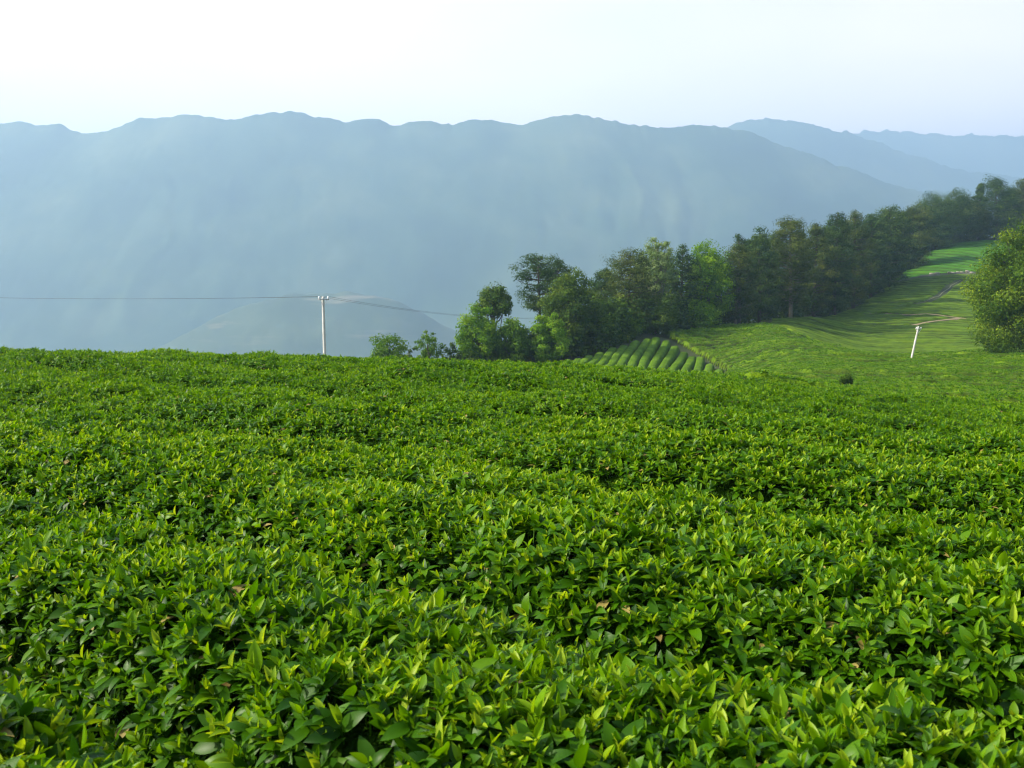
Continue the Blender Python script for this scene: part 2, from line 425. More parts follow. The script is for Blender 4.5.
def build_front():
    az = np.radians(np.linspace(-70, 70, 560))
    r = np.exp(np.linspace(math.log(0.55), math.log(36), 330))
    AZ, RR = np.meshgrid(az, r, indexing='ij')
    X = RR * np.sin(AZ); Y = RR * np.cos(AZ)
    Z = G(X, Y) + rows_front(X, Y) - 0.085
    edge = (RR > 35.6) | (np.abs(AZ) > math.radians(69.6)) | (RR < 0.6)
    Z = np.where(edge, G(X, Y) - SOIL + 0.01, Z)
    V = np.stack([X, Y, Z], -1).reshape(-1, 3); F = grid_faces(*AZ.shape)[:, ::-1]
    # shoots
    P = []; S = []; RT = []; IX = []; TN = []
    bands = [(0.8, 2.6, 900, 1.12), (2.6, 5.0, 850, 1.0), (5.0, 9.0, 760, 0.86), (9.0, 15.0, 560, 0.84), (15.0, 24.0, 340, 0.98), (24.0, 36.0, 120, 1.35)]
    rng = np.random.default_rng(5)
    for k, (r0, r1, dens, sc) in enumerate(bands):
        A = R(42) if r0 > 5 else R(50)
        nn = int(dens * A * (r1 * r1 - r0 * r0))
        a = rng.uniform(-A, A, nn); rr = np.sqrt(rng.uniform(r0 * r0, r1 * r1, nn))
        x = rr * np.sin(a); y = rr * np.cos(a)
        bz = rows_front(x, y)
        z = G(x, y) + bz - 0.035 + rng.uniform(-0.035, 0.012, nn) + (rng.random(nn) < 0.05) * rng.uniform(0, 0.03, nn)
        e = 0.05
        gx = (rows_front(x + e, y) - bz) / e; gy = (rows_front(x, y + e) - bz) / e
        tilt = rng.normal(0, 0.26, (nn, 2))
        nx = -np.clip(gx, -1, 1) * 0.55 + tilt[:, 0]; ny = -np.clip(gy, -1, 1) * 0.55 + tilt[:, 1]
        yaw = rng.uniform(0, 2 * math.pi, nn)
        # euler: rotate z by yaw then tilt
        rx = -np.arctan(ny); ry = np.arctan(nx)
        # as XYZ euler R = Rz*Ry*Rx ; tilt the up axis towards (nx, ny) after an own spin -> use spin variants instead
        P.append(np.c_[x, y, z]); S.append(sc * rng.uniform(0.72, 1.2, nn) * (0.85 + 0.3 * vnoise(x / 0.5, y / 0.5, 77)))
        th = np.arctan(np.hypot(nx, ny)); ph = np.arctan2(ny, nx)
        # R = Rz(ph) Ry(th) Rz(spin): give spin through many variants, ph/th via euler
        RT.append(np.c_[np.zeros(nn), th, ph])
        far = 0 if r1 <= 9.0 else 24
        IX.append(rng.integers(0, 24, nn) + far)
    P = np.concatenate(P); S = np.concatenate(S); RT = np.concatenate(RT); IX = np.concatenate(IX)
    nV = len(V); nP = len(P)
    z1 = np.zeros(nV)
    me = mk_mesh('tea_field', np.r_[V, P], F, {
        'is_pt': ('FLOAT', np.r_[z1, np.ones(nP)]), 'scl': ('FLOAT', np.r_[z1, S]),
        'idx': ('INT', np.r_[z1, IX]), 'rot': ('FLOAT_VECTOR', np.r_[np.zeros((nV, 3)), RT])})
    print('shoots', nP)
    return me

def leaf_geo(L, Wd, bend, fold, nl):
    """leaf along +X from origin, curving down; returns verts grid (nl+1)x3"""
    t = np.linspace(0, 1, nl + 1)
    w = Wd * 0.5 * np.sin(np.pi * np.clip(t, 0.0, 1) ** 0.85) ** 0.8
    w[0] = Wd * 0.05; w[-1] = 0.0004
    ang = bend * t
    x = np.cumsum(np.r_[0, np.cos(ang[1:]) * L / nl]); z = np.cumsum(np.r_[0, -np.sin(ang[1:]) * L / nl])
    V = []
    for i in range(nl + 1):
        for s in (-1, 0, 1):
            V.append((x[i] - 0, s * w[i], z[i] + abs(s) * w[i] * fold))
    F = []
    for i in range(nl):
        for s in range(2):
            a = i * 3 + s
            F.append((a, a + 3, a + 4, a + 1))
    return np.array(V), F
def rot_m(yaw, pitch, roll=0):
    cy, sy, cp, sp, cr, sr = math.cos(yaw), math.sin(yaw), math.cos(pitch), math.sin(pitch), math.cos(roll), math.sin(roll)
    Rz = np.array([[cy, -sy, 0], [sy, cy, 0], [0, 0, 1]]); Ry = np.array([[cp, 0, -sp], [0, 1, 0], [sp, 0, cp]]); Rx = np.array([[1, 0, 0], [0, cr, -sr], [0, sr, cr]])
    return Rz @ Ry @ Rx
def shoot(seed, hi):
    rs = random.Random(seed)
    mb = MB(); nl = 6 if hi else 3
    H = rs.uniform(0.03, 0.055)
    if hi: tube(mb, [(0, 0, -0.05), (0, 0, 0), (0.002, 0, H * 0.6), (0.003, 0.002, H)], [0.0022, 0.002, 0.0016, 0.001], 5, 0.5, False)
    spin = rs.uniform(0, 6.28)
    nm = rs.choice([4, 5, 5, 6]) if hi else 4
    for i in range(nm):
        f = i / nm
        L = rs.uniform(0.050, 0.085) * (1 - 0.15 * f); Wd = L * rs.uniform(0.38, 0.48)
        V, F = leaf_geo(L, Wd, rs.uniform(0.1, 1.1), rs.uniform(0.15, 0.5), nl)
        V = V @ rot_m(spin + i * 2.4 + rs.uniform(-0.4, 0.4), R(rs.uniform(8, 52) + 22 * f), rs.uniform(-0.5, 0.5)).T + (0, 0, H * (0.1 + 0.6 * f))
        mb.add(V, F, rs.uniform(0.12, 0.5) + 0.08 * f)
    fresh = rs.random()
    for i in range(2 if fresh < 0.75 else 3):
        L = rs.uniform(0.028, 0.052); Wd = L * rs.uniform(0.28, 0.36)
        V, F = leaf_geo(L, Wd, rs.uniform(-0.1, 0.6), rs.uniform(0.5, 1.0), nl)
        V = V @ rot_m(spin + 1 + i * 2.9, R(rs.uniform(55, 80)), rs.uniform(-0.3, 0.3)).T + (0, 0, H * 0.95)
        mb.add(V, F, rs.uniform(0.5, 0.8) + (0.25 if fresh > 0.8 else 0))
    me = mb.mesh('shoot')
    me.materials.append(M_leaf); me.materials.append(M_dry)
    if seed % 12 == 7:      # one withered leaf
        s0 = 15 if hi else 0
        idx = np.zeros(len(me.polygons), np.int32); idx[s0:s0 + 2 * nl] = 1
        me.polygons.foreach_set('material_index', idx)
    return me
def shoot_collection():
    c = bpy.data.collections.new('tea_shoots')
    for k in range(48):
        o = bpy.data.objects.new('tea_shoot_%02d' % k, shoot(100 + k, k < 24))
        c.objects.link(o)
    return c
def scatter_group(c):
    g = bpy.data.node_groups.new('scatter', 'GeometryNodeTree')
    g.interface.new_socket('Geometry', in_out='INPUT', socket_type='NodeSocketGeometry')
    g.interface.new_socket('Geometry', in_out='OUTPUT', socket_type='NodeSocketGeometry')
    N = g.nodes; L = g.links
    gi = N.new('NodeGroupInput'); go = N.new('NodeGroupOutput')
    def attr(nm, ty):
        a = N.new('GeometryNodeInputNamedAttribute'); a.data_type = ty; a.inputs['Name'].default_value = nm
        return a.outputs['Attribute']
    ci = N.new('GeometryNodeCollectionInfo'); ci.inputs['Collection'].default_value = c
    ci.inputs['Separate Children'].default_value = True; ci.inputs['Reset Children'].default_value = True
    cmp_ = N.new('FunctionNodeCompare'); cmp_.data_type = 'FLOAT'; cmp_.operation = 'GREATER_THAN'
    L.new(attr('is_pt', 'FLOAT'), cmp_.inputs[0]); cmp_.inputs[1].default_value = 0.5
    ip = N.new('GeometryNodeInstanceOnPoints')
    L.new(gi.outputs[0], ip.inputs['Points']); L.new(cmp_.outputs[0], ip.inputs['Selection'])
    L.new(ci.outputs[0], ip.inputs['Instance']); ip.inputs['Pick Instance'].default_value = True
    L.new(attr('idx', 'INT'), ip.inputs['Instance Index'])
    L.new(attr('rot', 'FLOAT_VECTOR'), ip.inputs['Rotation'])
    L.new(attr('scl', 'FLOAT'), ip.inputs['Scale'])
    j = N.new('GeometryNodeJoinGeometry')
    L.new(ip.outputs[0], j.inputs[0]); L.new(gi.outputs[0], j.inputs[0])
    L.new(j.outputs[0], go.inputs[0])
    return g
SG = scatter_group(shoot_collection())
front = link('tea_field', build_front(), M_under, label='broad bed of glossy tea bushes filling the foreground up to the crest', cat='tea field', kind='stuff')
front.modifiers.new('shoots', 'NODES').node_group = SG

# ------------------------------------------------------------------ fields beyond the crest
def row_field(name, label, u0, u1, d0, d1, inside, height, rowf, amp, mat, nu, nv, soil=None, tuft=0, seed=1, tmax=1e9, kind='stuff'):
    pxs = np.linspace(u0, u1, nu); ds = np.linspace(d0, d1, nv) if d1 / d0 < 1.6 else np.exp(np.linspace(math.log(d0), math.log(d1), nv))
    PXX, D = np.meshgrid(pxs, ds, indexing='ij')
    X = at(PXX, D); Y = D
    m = inside(PXX, X, Y)
    keep = m > 0.01
    f = rowf(X, Y)
    lump = (fbm(X / 0.9, Y / 0.9, 3, seed) - 0.5) * amp * 0.9 + (fbm(X / 4, Y / 4, 2, seed + 1) - 0.5) * amp * 0.8
    Z = G(X, Y) - height * (1 - np.clip(m, 0, 1)) - amp * f * np.clip(m, 0, 1) + lump
    V = np.stack([X, Y, Z], -1).reshape(-1, 3); F = grid_faces(nu, nv)
    kf = keep.ravel()[F].all(1); F = F[kf][:, ::-1]
    used = np.unique(F); mp = -np.ones(len(V), int); mp[used] = np.arange(len(used))
    V = V[used]; F = mp[F]
    WIDE[0] = 1.9; gp = (rowf(X, Y) * np.clip(m, 0, 1)).ravel()[used]; WIDE[0] = 1.0  # dark colour spread wider than the gap, painting shade onto the row sides
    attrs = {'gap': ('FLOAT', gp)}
    if tuft:
        rng = np.random.default_rng(seed)
        nn = int(tuft)
        q = rng.uniform(0, 1, (nn, 2))
        dd = np.sqrt(d0 ** 2 + q[:, 0] * (min(d1, tmax) ** 2 - d0 ** 2)); pp = u0 + q[:, 1] * (u1 - u0)
        x = at(pp, dd); mm = inside(pp, x, dd); WIDE[0] = 1.5; ok = (mm > 0.9) & (rng.random(nn) > rowf(x, dd) * sstep(40, 60, dd)) & (rng.random(nn) < 1 - 0.6 * sstep(38, tmax, dd)); x = x[ok]; dd = dd[ok]; nn = len(x)
        WIDE[0] = 1.0
        z = G(x, dd) - amp * rowf(x, dd) + (fbm(x / 0.9, dd / 0.9, 3, seed) - 0.5) * amp * 0.9 + (fbm(x / 4, dd / 4, 2, seed + 1) - 0.5) * amp * 0.8 - 0.02
        nV = len(V); z1 = np.zeros(nV)
        attrs = {'gap': ('FLOAT', np.r_[gp, np.zeros(nn)]), 'is_pt': ('FLOAT', np.r_[z1, np.ones(nn)]), 'scl': ('FLOAT', np.r_[z1, rng.uniform(1.3, 2.0, nn) * (1 + 0.35 * sstep(60, 130, dd))]),
                 'idx': ('INT', np.r_[z1, rng.integers(24, 48, nn)]), 'rot': ('FLOAT_VECTOR', np.r_[np.zeros((nV, 3)), np.c_[np.zeros(nn), rng.uniform(0, .6, nn), rng.uniform(0, 6.28, nn)]])}
        V = np.r_[V, np.c_[x, dd, z]]
    o = link(name, mk_mesh(name, V, F, attrs), mat, label=label, cat='tea field', kind=kind)
    if tuft: o.modifiers.new('shoots', 'NODES').node_group = SG
    return o
WIDE = [1.0]; ROWV = [0.55]
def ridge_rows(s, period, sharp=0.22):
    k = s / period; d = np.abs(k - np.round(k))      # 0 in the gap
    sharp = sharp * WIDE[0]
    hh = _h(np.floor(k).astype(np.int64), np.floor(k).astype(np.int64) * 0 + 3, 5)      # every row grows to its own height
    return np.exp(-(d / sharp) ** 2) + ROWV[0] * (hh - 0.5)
def in_mid(px, x, y):
    far = np.where(px < 560, 84, np.where(px < 735, np.interp(px, [560, 600, 725, 735], [92, 94, 95.5, 100]), 999))
    far = np.minimum(far, np.where(px < 770, np.minimum(woodsD(px) - 1.5, 134), foldD(px)))
    # the part behind the round-backed rows
    lim = np.interp(px, [640, 652, 662, 680, 700, 716, 726, 735], [200, 132, 121, 116, 111, 105, 99, 96])
    back = (px > 650) & (y > lim) & (y < np.where(px < 770, np.minimum(woodsD(px) - 1.5, 134), foldD(px)))
    m = sstep(0, 1.2, far - y)
    return np.where(back, sstep(0, 1.2, y - lim) * sstep(0, 1.2, np.where(px < 770, np.minimum(woodsD(px) - 1.5, 134), foldD(px)) - y), m) * sstep(0, 0.6, y - 29)
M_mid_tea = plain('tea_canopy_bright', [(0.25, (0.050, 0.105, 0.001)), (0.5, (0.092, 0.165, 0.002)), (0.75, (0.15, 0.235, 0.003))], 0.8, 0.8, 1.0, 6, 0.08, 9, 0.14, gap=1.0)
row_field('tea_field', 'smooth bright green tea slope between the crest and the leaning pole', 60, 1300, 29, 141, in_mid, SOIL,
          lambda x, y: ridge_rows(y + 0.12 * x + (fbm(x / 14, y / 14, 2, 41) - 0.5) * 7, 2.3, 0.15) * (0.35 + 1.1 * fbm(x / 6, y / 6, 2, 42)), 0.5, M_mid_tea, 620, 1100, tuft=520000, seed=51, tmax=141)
def path_cut(x, y, lines, w):
    m = np.ones(np.shape(x))
    for pts in lines:
        for (x0, y0), (x1, y1) in zip(pts[:-1], pts[1:]):
            L2 = (x1 - x0) ** 2 + (y1 - y0) ** 2
            t = np.clip(((x - x0) * (x1 - x0) + (y - y0) * (y1 - y0)) / L2, 0, 1)
            d = np.hypot(x - x0 - t * (x1 - x0), y - y0 - t * (y1 - y0))
            m = np.minimum(m, sstep(w * 0.5, w * 0.5 + 0.5, d))
    return m
def find_d(px, py, lo, hi):
    d = np.linspace(lo, hi, 400); x = at(px, d); z = G(x, d)
    w = z / d; yr = (w * math.cos(PITCH) + math.sin(PITCH)) / (math.cos(PITCH) - w * math.sin(PITCH))
    p = 384 - FPX * yr
    ok = np.where(p <= py)[0]
    return d[ok[0]] if len(ok) else d[np.argmin(p)]
def gpt(px, py, lo=110, hi=245):
    d = find_d(px, py, lo, hi); return (float(at(px, d)), float(d))
P1 = [gpt(*p) for p in [(862, 313), (880, 312.5), (905, 314), (925, 313), (945, 315), (962, 317.5), (985, 320), (1010, 324)]]
P2 = [gpt(*p) for p in [(908, 324.5), (925, 321.5), (945, 318.8), (962, 317.5)]]
P3 = [gpt(*p) for p in [(912, 303), (926, 300), (938, 293), (946, 285), (956, 279)]]
P4 = [gpt(*p) for p in [(905, 274.5), (935, 274), (975, 273.5), (1010, 272)]]
PATHS = [P1, P2, P3, P4]
def in_far(px, x, y):
    top = np.minimum(woodsD(px) - 1.0, gpt_lane)
    return sstep(0, 1.0, y - foldD(px) - 0.5) * sstep(0, 1.0, top - y) * (px > 770) * path_cut(x, y, PATHS, 1.3)
gpt_lane = P4[1][1] - 0.8
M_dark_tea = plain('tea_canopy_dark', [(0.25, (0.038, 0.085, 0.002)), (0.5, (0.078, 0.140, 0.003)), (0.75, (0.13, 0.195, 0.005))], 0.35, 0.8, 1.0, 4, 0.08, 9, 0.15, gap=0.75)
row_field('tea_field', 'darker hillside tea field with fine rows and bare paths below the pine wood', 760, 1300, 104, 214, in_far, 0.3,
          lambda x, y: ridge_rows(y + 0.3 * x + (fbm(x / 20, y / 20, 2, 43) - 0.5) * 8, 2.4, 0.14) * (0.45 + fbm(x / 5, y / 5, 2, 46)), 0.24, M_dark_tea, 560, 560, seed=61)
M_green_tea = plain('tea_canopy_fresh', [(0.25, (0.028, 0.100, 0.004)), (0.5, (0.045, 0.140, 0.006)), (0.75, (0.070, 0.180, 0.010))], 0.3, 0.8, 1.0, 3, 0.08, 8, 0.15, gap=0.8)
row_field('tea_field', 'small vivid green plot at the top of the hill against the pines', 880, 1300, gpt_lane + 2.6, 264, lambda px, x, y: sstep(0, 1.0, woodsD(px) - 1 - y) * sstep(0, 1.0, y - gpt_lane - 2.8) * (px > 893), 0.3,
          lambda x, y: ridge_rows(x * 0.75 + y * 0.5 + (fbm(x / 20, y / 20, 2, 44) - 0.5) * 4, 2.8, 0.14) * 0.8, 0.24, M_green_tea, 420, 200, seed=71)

# bare earth paths
M_path = plain('bare_earth', [(0.3, (0.15, 0.115, 0.06)), (0.7, (0.25, 0.195, 0.11))], 1.5, 0.95, 0.4, 6)
def ribbon(name, pts, w, lift, label, mat=M_path, seed=0):
    pts = np.array(pts); seg = np.r_[0, np.cumsum(np.hypot(*np.diff(pts, axis=0).T))]
    s = np.arange(0, seg[-1], 0.5); x = np.interp(s, seg, pts[:, 0]); y = np.interp(s, seg, pts[:, 1])
    x = x + (fbm(s / 5, s * 0, 2, seed) - 0.5) * 1.0; y = y + (fbm(s / 5, s * 0 + 5, 2, seed + 1) - 0.5) * 1.2
    dx = np.gradient(x); dy = np.gradient(y); L = np.hypot(dx, dy); nx = -dy / L; ny = dx / L
    ww = w * (0.35 + 1.0 * fbm(s / 4, s * 0 + 9, 2, seed + 2))
    V = []
    for k in np.linspace(-0.5, 0.5, 5):
        xx = x + nx * ww * k; yy = y + ny * ww * k
        V.append(np.c_[xx, yy, G(xx, yy) - 0.3 + lift + 0.02 * (1 - abs(k))])
    V = np.stack(V, 0); F = grid_faces(5, len(s))
    return link(name, mk_mesh(name, V.reshape(-1, 3), F), mat, kind='structure')
ribbon('path', P1, 0.8, 0.10, 'a', seed=3)
ribbon('path', P2, 1.2, 0.12, 'b', seed=5)
ribbon('path', P3, 0.2, 0.10, 'c', plain('grey_path', [(0.3, (0.10, 0.11, 0.06)), (0.7, (0.15, 0.15, 0.09))], 1.5, 0.95), seed=7)
ribbon('path', P4, 2.2, 0.05, 'd', plain('lane_earth', [(0.3, (0.05, 0.06, 0.03)), (0.7, (0.12, 0.11, 0.07))], 1.0, 0.95), seed=9)
# low pale retaining wall of rough stones along the lane
M_stone = plain('pale_stone', [(0.3, (0.20, 0.19, 0.15)), (0.7, (0.36, 0.33, 0.27))], 1.5, 0.9, 0.6, 5)
def stone_wall():
    mb = MB(); rs = random.Random(4)
    (x0, y0), (x1, y1) = gpt(921, 274.3), gpt(975, 273.2)
    L = math.hypot(x1 - x0, y1 - y0); t = 0
    while t < L:
        l = rs.uniform(0.5, 1.1)
        for row in range(2):
            if rs.random() < (0.25 if row == 0 else 0.8): continue
            f = (t + l / 2) / L; x = x0 + (x1 - x0) * f; y = y0 + (y1 - y0) * f + 0.9
            z = G1(x, y) - 0.3 + 0.15 + row * 0.3
            V = []; c = np.array([x, y, z]); a = rs.uniform(-0.2, 0.2)
            ax = np.array([[math.cos(a), math.sin(a), 0], [-math.sin(a), math.cos(a), 0], [0, 0, 1]])
            m2 = MB(); boxq(m2, c, (l * 0.94, rs.uniform(0.35, 0.5), rs.uniform(0.26, 0.34)), ax)
            v = m2.V[0] + np.array([[rs.uniform(-.05, .05) for _ in range(3)] for _ in range(8)])
            mb.add(v, m2.F[0])
        t += l
    link('stone_wall', mb.mesh('stone_wall', False), M_stone, label='low broken wall of pale stones along the lane below the vivid green plot', cat='stone wall')
stone_wall()

# round-backed hedges on the knoll
M_hedge = plain('clipped_hedge', [(0.25, (0.040, 0.090, 0.003)), (0.5, (0.072, 0.142, 0.005)), (0.75, (0.115, 0.195, 0.01))], 1.1, 0.8, 1.0, 8, 0.08, 9, 0.1)
KN = [((20, 245), (45, 210)), ((75, 250), (100, 195)), ((125, 250), (165, 180)), ((180, 255), (235, 160)), ((230, 258), (310, 135)), ((285, 262), (370, 120)), ((340, 268), (430, 95)), ((400, 272), (490, 85)), ((465, 275), (540, 75)), ((520, 280), (600, 95)), ((575, 285), (650, 120)), ((635, 290), (700, 155)), ((700, 295), (745, 180)), ((775, 298), (790, 188)), ((840, 300), (845, 228)), ((900, 300), (905, 255))]
ORD = ['leftmost', 'second', 'third', 'fourth', 'fifth', 'sixth', 'seventh', 'eighth', 'ninth', 'tenth', 'eleventh', 'twelfth', 'thirteenth', 'fourteenth', 'fifteenth']
def hedges():
    n = len(KN)
    for i, ((bx, by), (tx, ty)) in enumerate(KN):
        px0, py0 = 560 + bx / 5.69, 320 + by / 5.69; px1, py1 = 560 + tx / 5.69, 320 + ty / 5.69
        d1 = find_d(px1, py1 + 2.5, 96.5, 122); d1 = max(d1, 99.5)
        slope = (px1 - px0) / max(d1 - 99, 2); d0 = 95.5
        px_s = px0 - (99 - d0) * min(slope, 1.0) if d1 - 99 > 2 else px0
        m = int((d1 - d0) / 0.14) + 6
        t = np.linspace(0, 1, m); d = d0 + (d1 - d0) * t
        pc = px_s + (px1 - px_s) * t + np.sin(t * (d1 - d0) / 3.2 + i * 0.35) * 1.2 * np.clip(t * 3, 0, 1)
        x = at(pc, d); nang = 11
        V = []
        for j in range(nang):
            a = math.pi * j / (nang - 1); c, s = math.cos(a), math.sin(a)
            endr = np.clip(np.minimum(t, 1 - t) * (d1 - d0) / 0.5, 0.0, 1) ** 0.5
            w = (0.505 + 0.07 * (fbm(d / 1.1, d * 0 + i * 7, 2, 80) - 0.5)) * (0.35 + 0.65 * endr)
            xx = x - w * np.sign(c) * abs(c) ** 0.6
            hh = (0.72 + 0.12 * (fbm(d / 1.5, d * 0 + i * 3 + 50, 2, 81) - 0.5)) * (0.05 + 0.95 * endr)
            zz = G(x, d) - SOIL - 0.02 + hh * abs(s) ** 0.6 + (fbm(xx / 0.25, d / 0.25, 2, 82) - 0.5) * 0.16
            V.append(np.c_[xx, d, zz])
        V = np.stack(V, 0)
        F = grid_faces(nang, m)
        lab = ('%s clipped tea hedge from the left on the small knoll' % ORD[i] if 0 < i < n - 1 else ('leftmost short clipped tea hedge on the small knoll, by the trees' if i == 0 else 'rightmost short clipped tea hedge at the foot of the knoll'))
        link('tea_hedge', mk_mesh('tea_hedge', V.reshape(-1, 3), F), M_hedge, label=lab, cat='tea hedge', group='clipped hedge rows on the small knoll')
hedges()


# ------------------------------------------------------------------ trees
M_bark = plain('bark', [(0.3, (0.035, 0.028, 0.02)), (0.7, (0.08, 0.065, 0.05))], 4, 0.9, 0.8, 12)
M_bark_pale = plain('bark_pale', [(0.3, (0.10, 0.09, 0.07)), (0.7, (0.18, 0.16, 0.12))], 4, 0.9, 0.6, 12)
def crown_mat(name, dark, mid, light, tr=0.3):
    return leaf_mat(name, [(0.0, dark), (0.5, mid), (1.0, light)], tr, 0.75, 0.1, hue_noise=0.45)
M_pine = crown_mat('pine_needles', (0.012, 0.036, 0.008), (0.032, 0.072, 0.014), (0.10, 0.150, 0.022), 0.2)
M_pine2 = crown_mat('pine_needles_warm', (0.018, 0.040, 0.007), (0.048, 0.080, 0.012), (0.14, 0.16, 0.022), 0.2)
M_broad = crown_mat('leaves_mid', (0.026, 0.075, 0.005), (0.070, 0.155, 0.008), (0.16, 0.26, 0.016), 0.3)
M_deep = crown_mat('leaves_deep', (0.018, 0.048, 0.005), (0.050, 0.100, 0.008), (0.13, 0.18, 0.014), 0.22)
M_bright = crown_mat('leaves_bright', (0.040, 0.115, 0.004), (0.105, 0.225, 0.006), (0.23, 0.35, 0.015), 0.4)
M_pale = crown_mat('leaves_pale', (0.08, 0.14, 0.045), (0.15, 0.23, 0.075), (0.27, 0.34, 0.13), 0.3)
M_sunny = crown_mat('leaves_sunny', (0.020, 0.060, 0.004), (0.068, 0.135, 0.006), (0.22, 0.29, 0.013), 0.35)

def leaf_quads(mb, c, nrm, size, rng, tone, aspect=0.62):
    n = len(c)
    nrm = nrm / (np.linalg.norm(nrm, axis=1)[:, None] + 1e-9)
    a = rng.normal(size=(n, 3)); a -= (a * nrm).sum(1)[:, None] * nrm; a /= np.linalg.norm(a, axis=1)[:, None] + 1e-9
    b = np.cross(nrm, a)
    s = (size * rng.uniform(0.6, 1.25, n))[:, None]
    V = np.stack([c - a * s * 0.5, c + b * s * aspect * 0.5 - a * s * 0.05 - nrm * s * 0.06, c + a * s * 0.5 + nrm * s * 0.03, c - b * s * aspect * 0.5 - a * s * 0.05 - nrm * s * 0.06], 1).reshape(-1, 3)
    mb.add(V, np.arange(4 * n).reshape(n, 4), np.repeat(tone, 4))
def clump(mb, c, rad, n, size, rng, tone, flat=1.0, up=0.35, aspect=0.62, centre=None):
    d = rng.normal(size=(n, 3)); d /= np.linalg.norm(d, axis=1)[:, None]
    rr = rad * rng.uniform(0.2, 1.4, n) ** 0.75
    wob = 1 + 0.35 * (vnoise(d[:, 0] * 2 + c[0], d[:, 1] * 2 + c[1], 9) - 0.5)
    p = d * (rr * wob)[:, None] * (1, 1, flat) + c
    nr = d + rng.normal(size=(n, 3)) * 0.55 + (0, 0, up)
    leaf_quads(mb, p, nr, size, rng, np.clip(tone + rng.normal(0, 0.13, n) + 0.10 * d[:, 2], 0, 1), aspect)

def broadleaf_meshes(h, w, seed, leaf=0.26, n=11000, low=0.12, lumps=46, trunk_r=None, spread=0.27, top=0.55):
    lumps = int(lumps * 1.6); spread *= 0.92; leaf *= 0.9; n = int(n * 1.2)
    rng = np.random.default_rng(seed); rs = random.Random(seed)
    tb = MB(); cb = MB()
    tr = trunk_r or 0.028 * h
    lean = rng.normal(0, 0.03, 2) * h
    tp = [(0, 0, -0.8), (0, 0, 0.15 * h), (lean[0] * .5, lean[1] * .5, 0.35 * h), (lean[0], lean[1], 0.6 * h), (lean[0] * 1.2, lean[1] * 1.2, 0.85 * h)]
    tube(tb, tp, [tr * 1.25, tr, tr * .8, tr * .5, tr * .15], 8, 0.5)
    zc0 = low * h; zt = h; cz = (zc0 + zt) / 2; hz_ = (zt - zc0) / 2
    cs = []
    for k in range(lumps):
        f = (k + 0.5) / lumps; phi = k * 2.39996 + rng.uniform(-.5, .5)
        zz = 1 - 2 * f ** 0.9
        rr = math.sqrt(max(0, 1 - zz * zz))
        m = rng.uniform(0.50, 0.98)
        widen = 1.0 if zz < 0 else (1.0 - (1 - top) * zz * 0.6)
        r = spread * w * 0.5 * rng.uniform(0.75, 1.35) * (0.85 if zz > .6 else 1)
        c = np.array([math.cos(phi) * rr * m * w * 0.5 * widen + lean[0] * .8, math.sin(phi) * rr * m * w * 0.5 * widen + lean[1] * .8, cz + zz * m * hz_])
        c[2] = min(c[2], zt - r * .9); c[2] = max(c[2], zc0 + r * .6)
        cs.append((c, r))
    tot = sum(r * r for _, r in cs)
    for i, (c, r) in enumerate(cs):
        clump(cb, c, r, int(n * r * r / tot), leaf, rng, rng.uniform(0.28, 0.72), 0.8)
        if i % 3 == 0:
            z0 = rs.uniform(0.2, 0.6) * h; b = np.array([lean[0] * z0 / h, lean[1] * z0 / h, z0])
            mid = (b + c) / 2 + (0, 0, -0.03 * h)
            tube(tb, [b, mid, c], [tr * .38, tr * .24, tr * .07], 6, 0.5, False)
    for k in range(5):
        clump(cb, np.array([rng.normal(0, .1) * w, rng.normal(0, .1) * w, cz + rng.normal(0, .3) * hz_]), 0.25 * w, int(n * 0.03), leaf, rng, 0.3)
    return tb.mesh('trunk'), cb.mesh('crown', False)
def pine_meshes(h, w, seed, leaf=0.30, n=10000, low=0.3, flat_top=0.5, nb=52):
    rng = np.random.default_rng(seed); rs = random.Random(seed)
    tb = MB(); cb = MB(); tr = 0.018 * h
    ln = rng.normal(0, 0.025, 2) * h
    tube(tb, [(0, 0, -0.8), (0, 0, .1 * h), (ln[0] * .4, ln[1] * .4, .4 * h), (ln[0], ln[1], .75 * h), (ln[0] * 1.1, ln[1] * 1.1, .97 * h)], [tr * 1.2, tr, tr * .8, tr * .45, tr * .1], 8, 0.5)
    pads = []
    for k in range(nb):
        f = (k + rng.uniform(0, 1)) / nb; z = h * (low + (0.985 - low) * f)
        t = (z / h - low) / (1 - low)
        prof = (1 - t ** (1.6 + flat_top * 2.5)) ** 0.75 * (0.55 + 0.45 * min(1, t * 3.5))
        L = max(0.07 * w, 0.5 * w * prof * rng.uniform(0.6, 1.12)); phi = k * 2.39996 + rng.uniform(-.6, .6)
        b = np.array([ln[0] * z / h, ln[1] * z / h, z - 0.03 * h]); e = b + np.array([math.cos(phi) * L, math.sin(phi) * L, L * rng.uniform(0.05, 0.45)])
        e[2] = min(e[2], 0.985 * h)
        tube(tb, [b, (b * .45 + e * .55) + (0, 0, -.02 * h), e], [tr * .3, tr * .2, tr * .05], 5, 0.5, False)
        for q in ((0.92, 1.0), (0.55, 0.8)) if L > 0.18 * w else ((0.8, 1.0),):
            pads.append((b + (e - b) * q[0] + rng.normal(0, .03 * w, 3), 0.155 * w * rng.uniform(.7, 1.25) * q[1] * (0.8 + .2 * prof)))
    tot = sum(r * r for _, r in pads)
    for c, r in pads:
        clump(cb, c, r, int(n * r * r / tot), leaf, rng, rng.uniform(0.2, 0.75), rng.uniform(0.45, 0.75), 0.6, 0.30)
    return tb.mesh('trunk'), cb.mesh('crown', False)
CACHE = {}
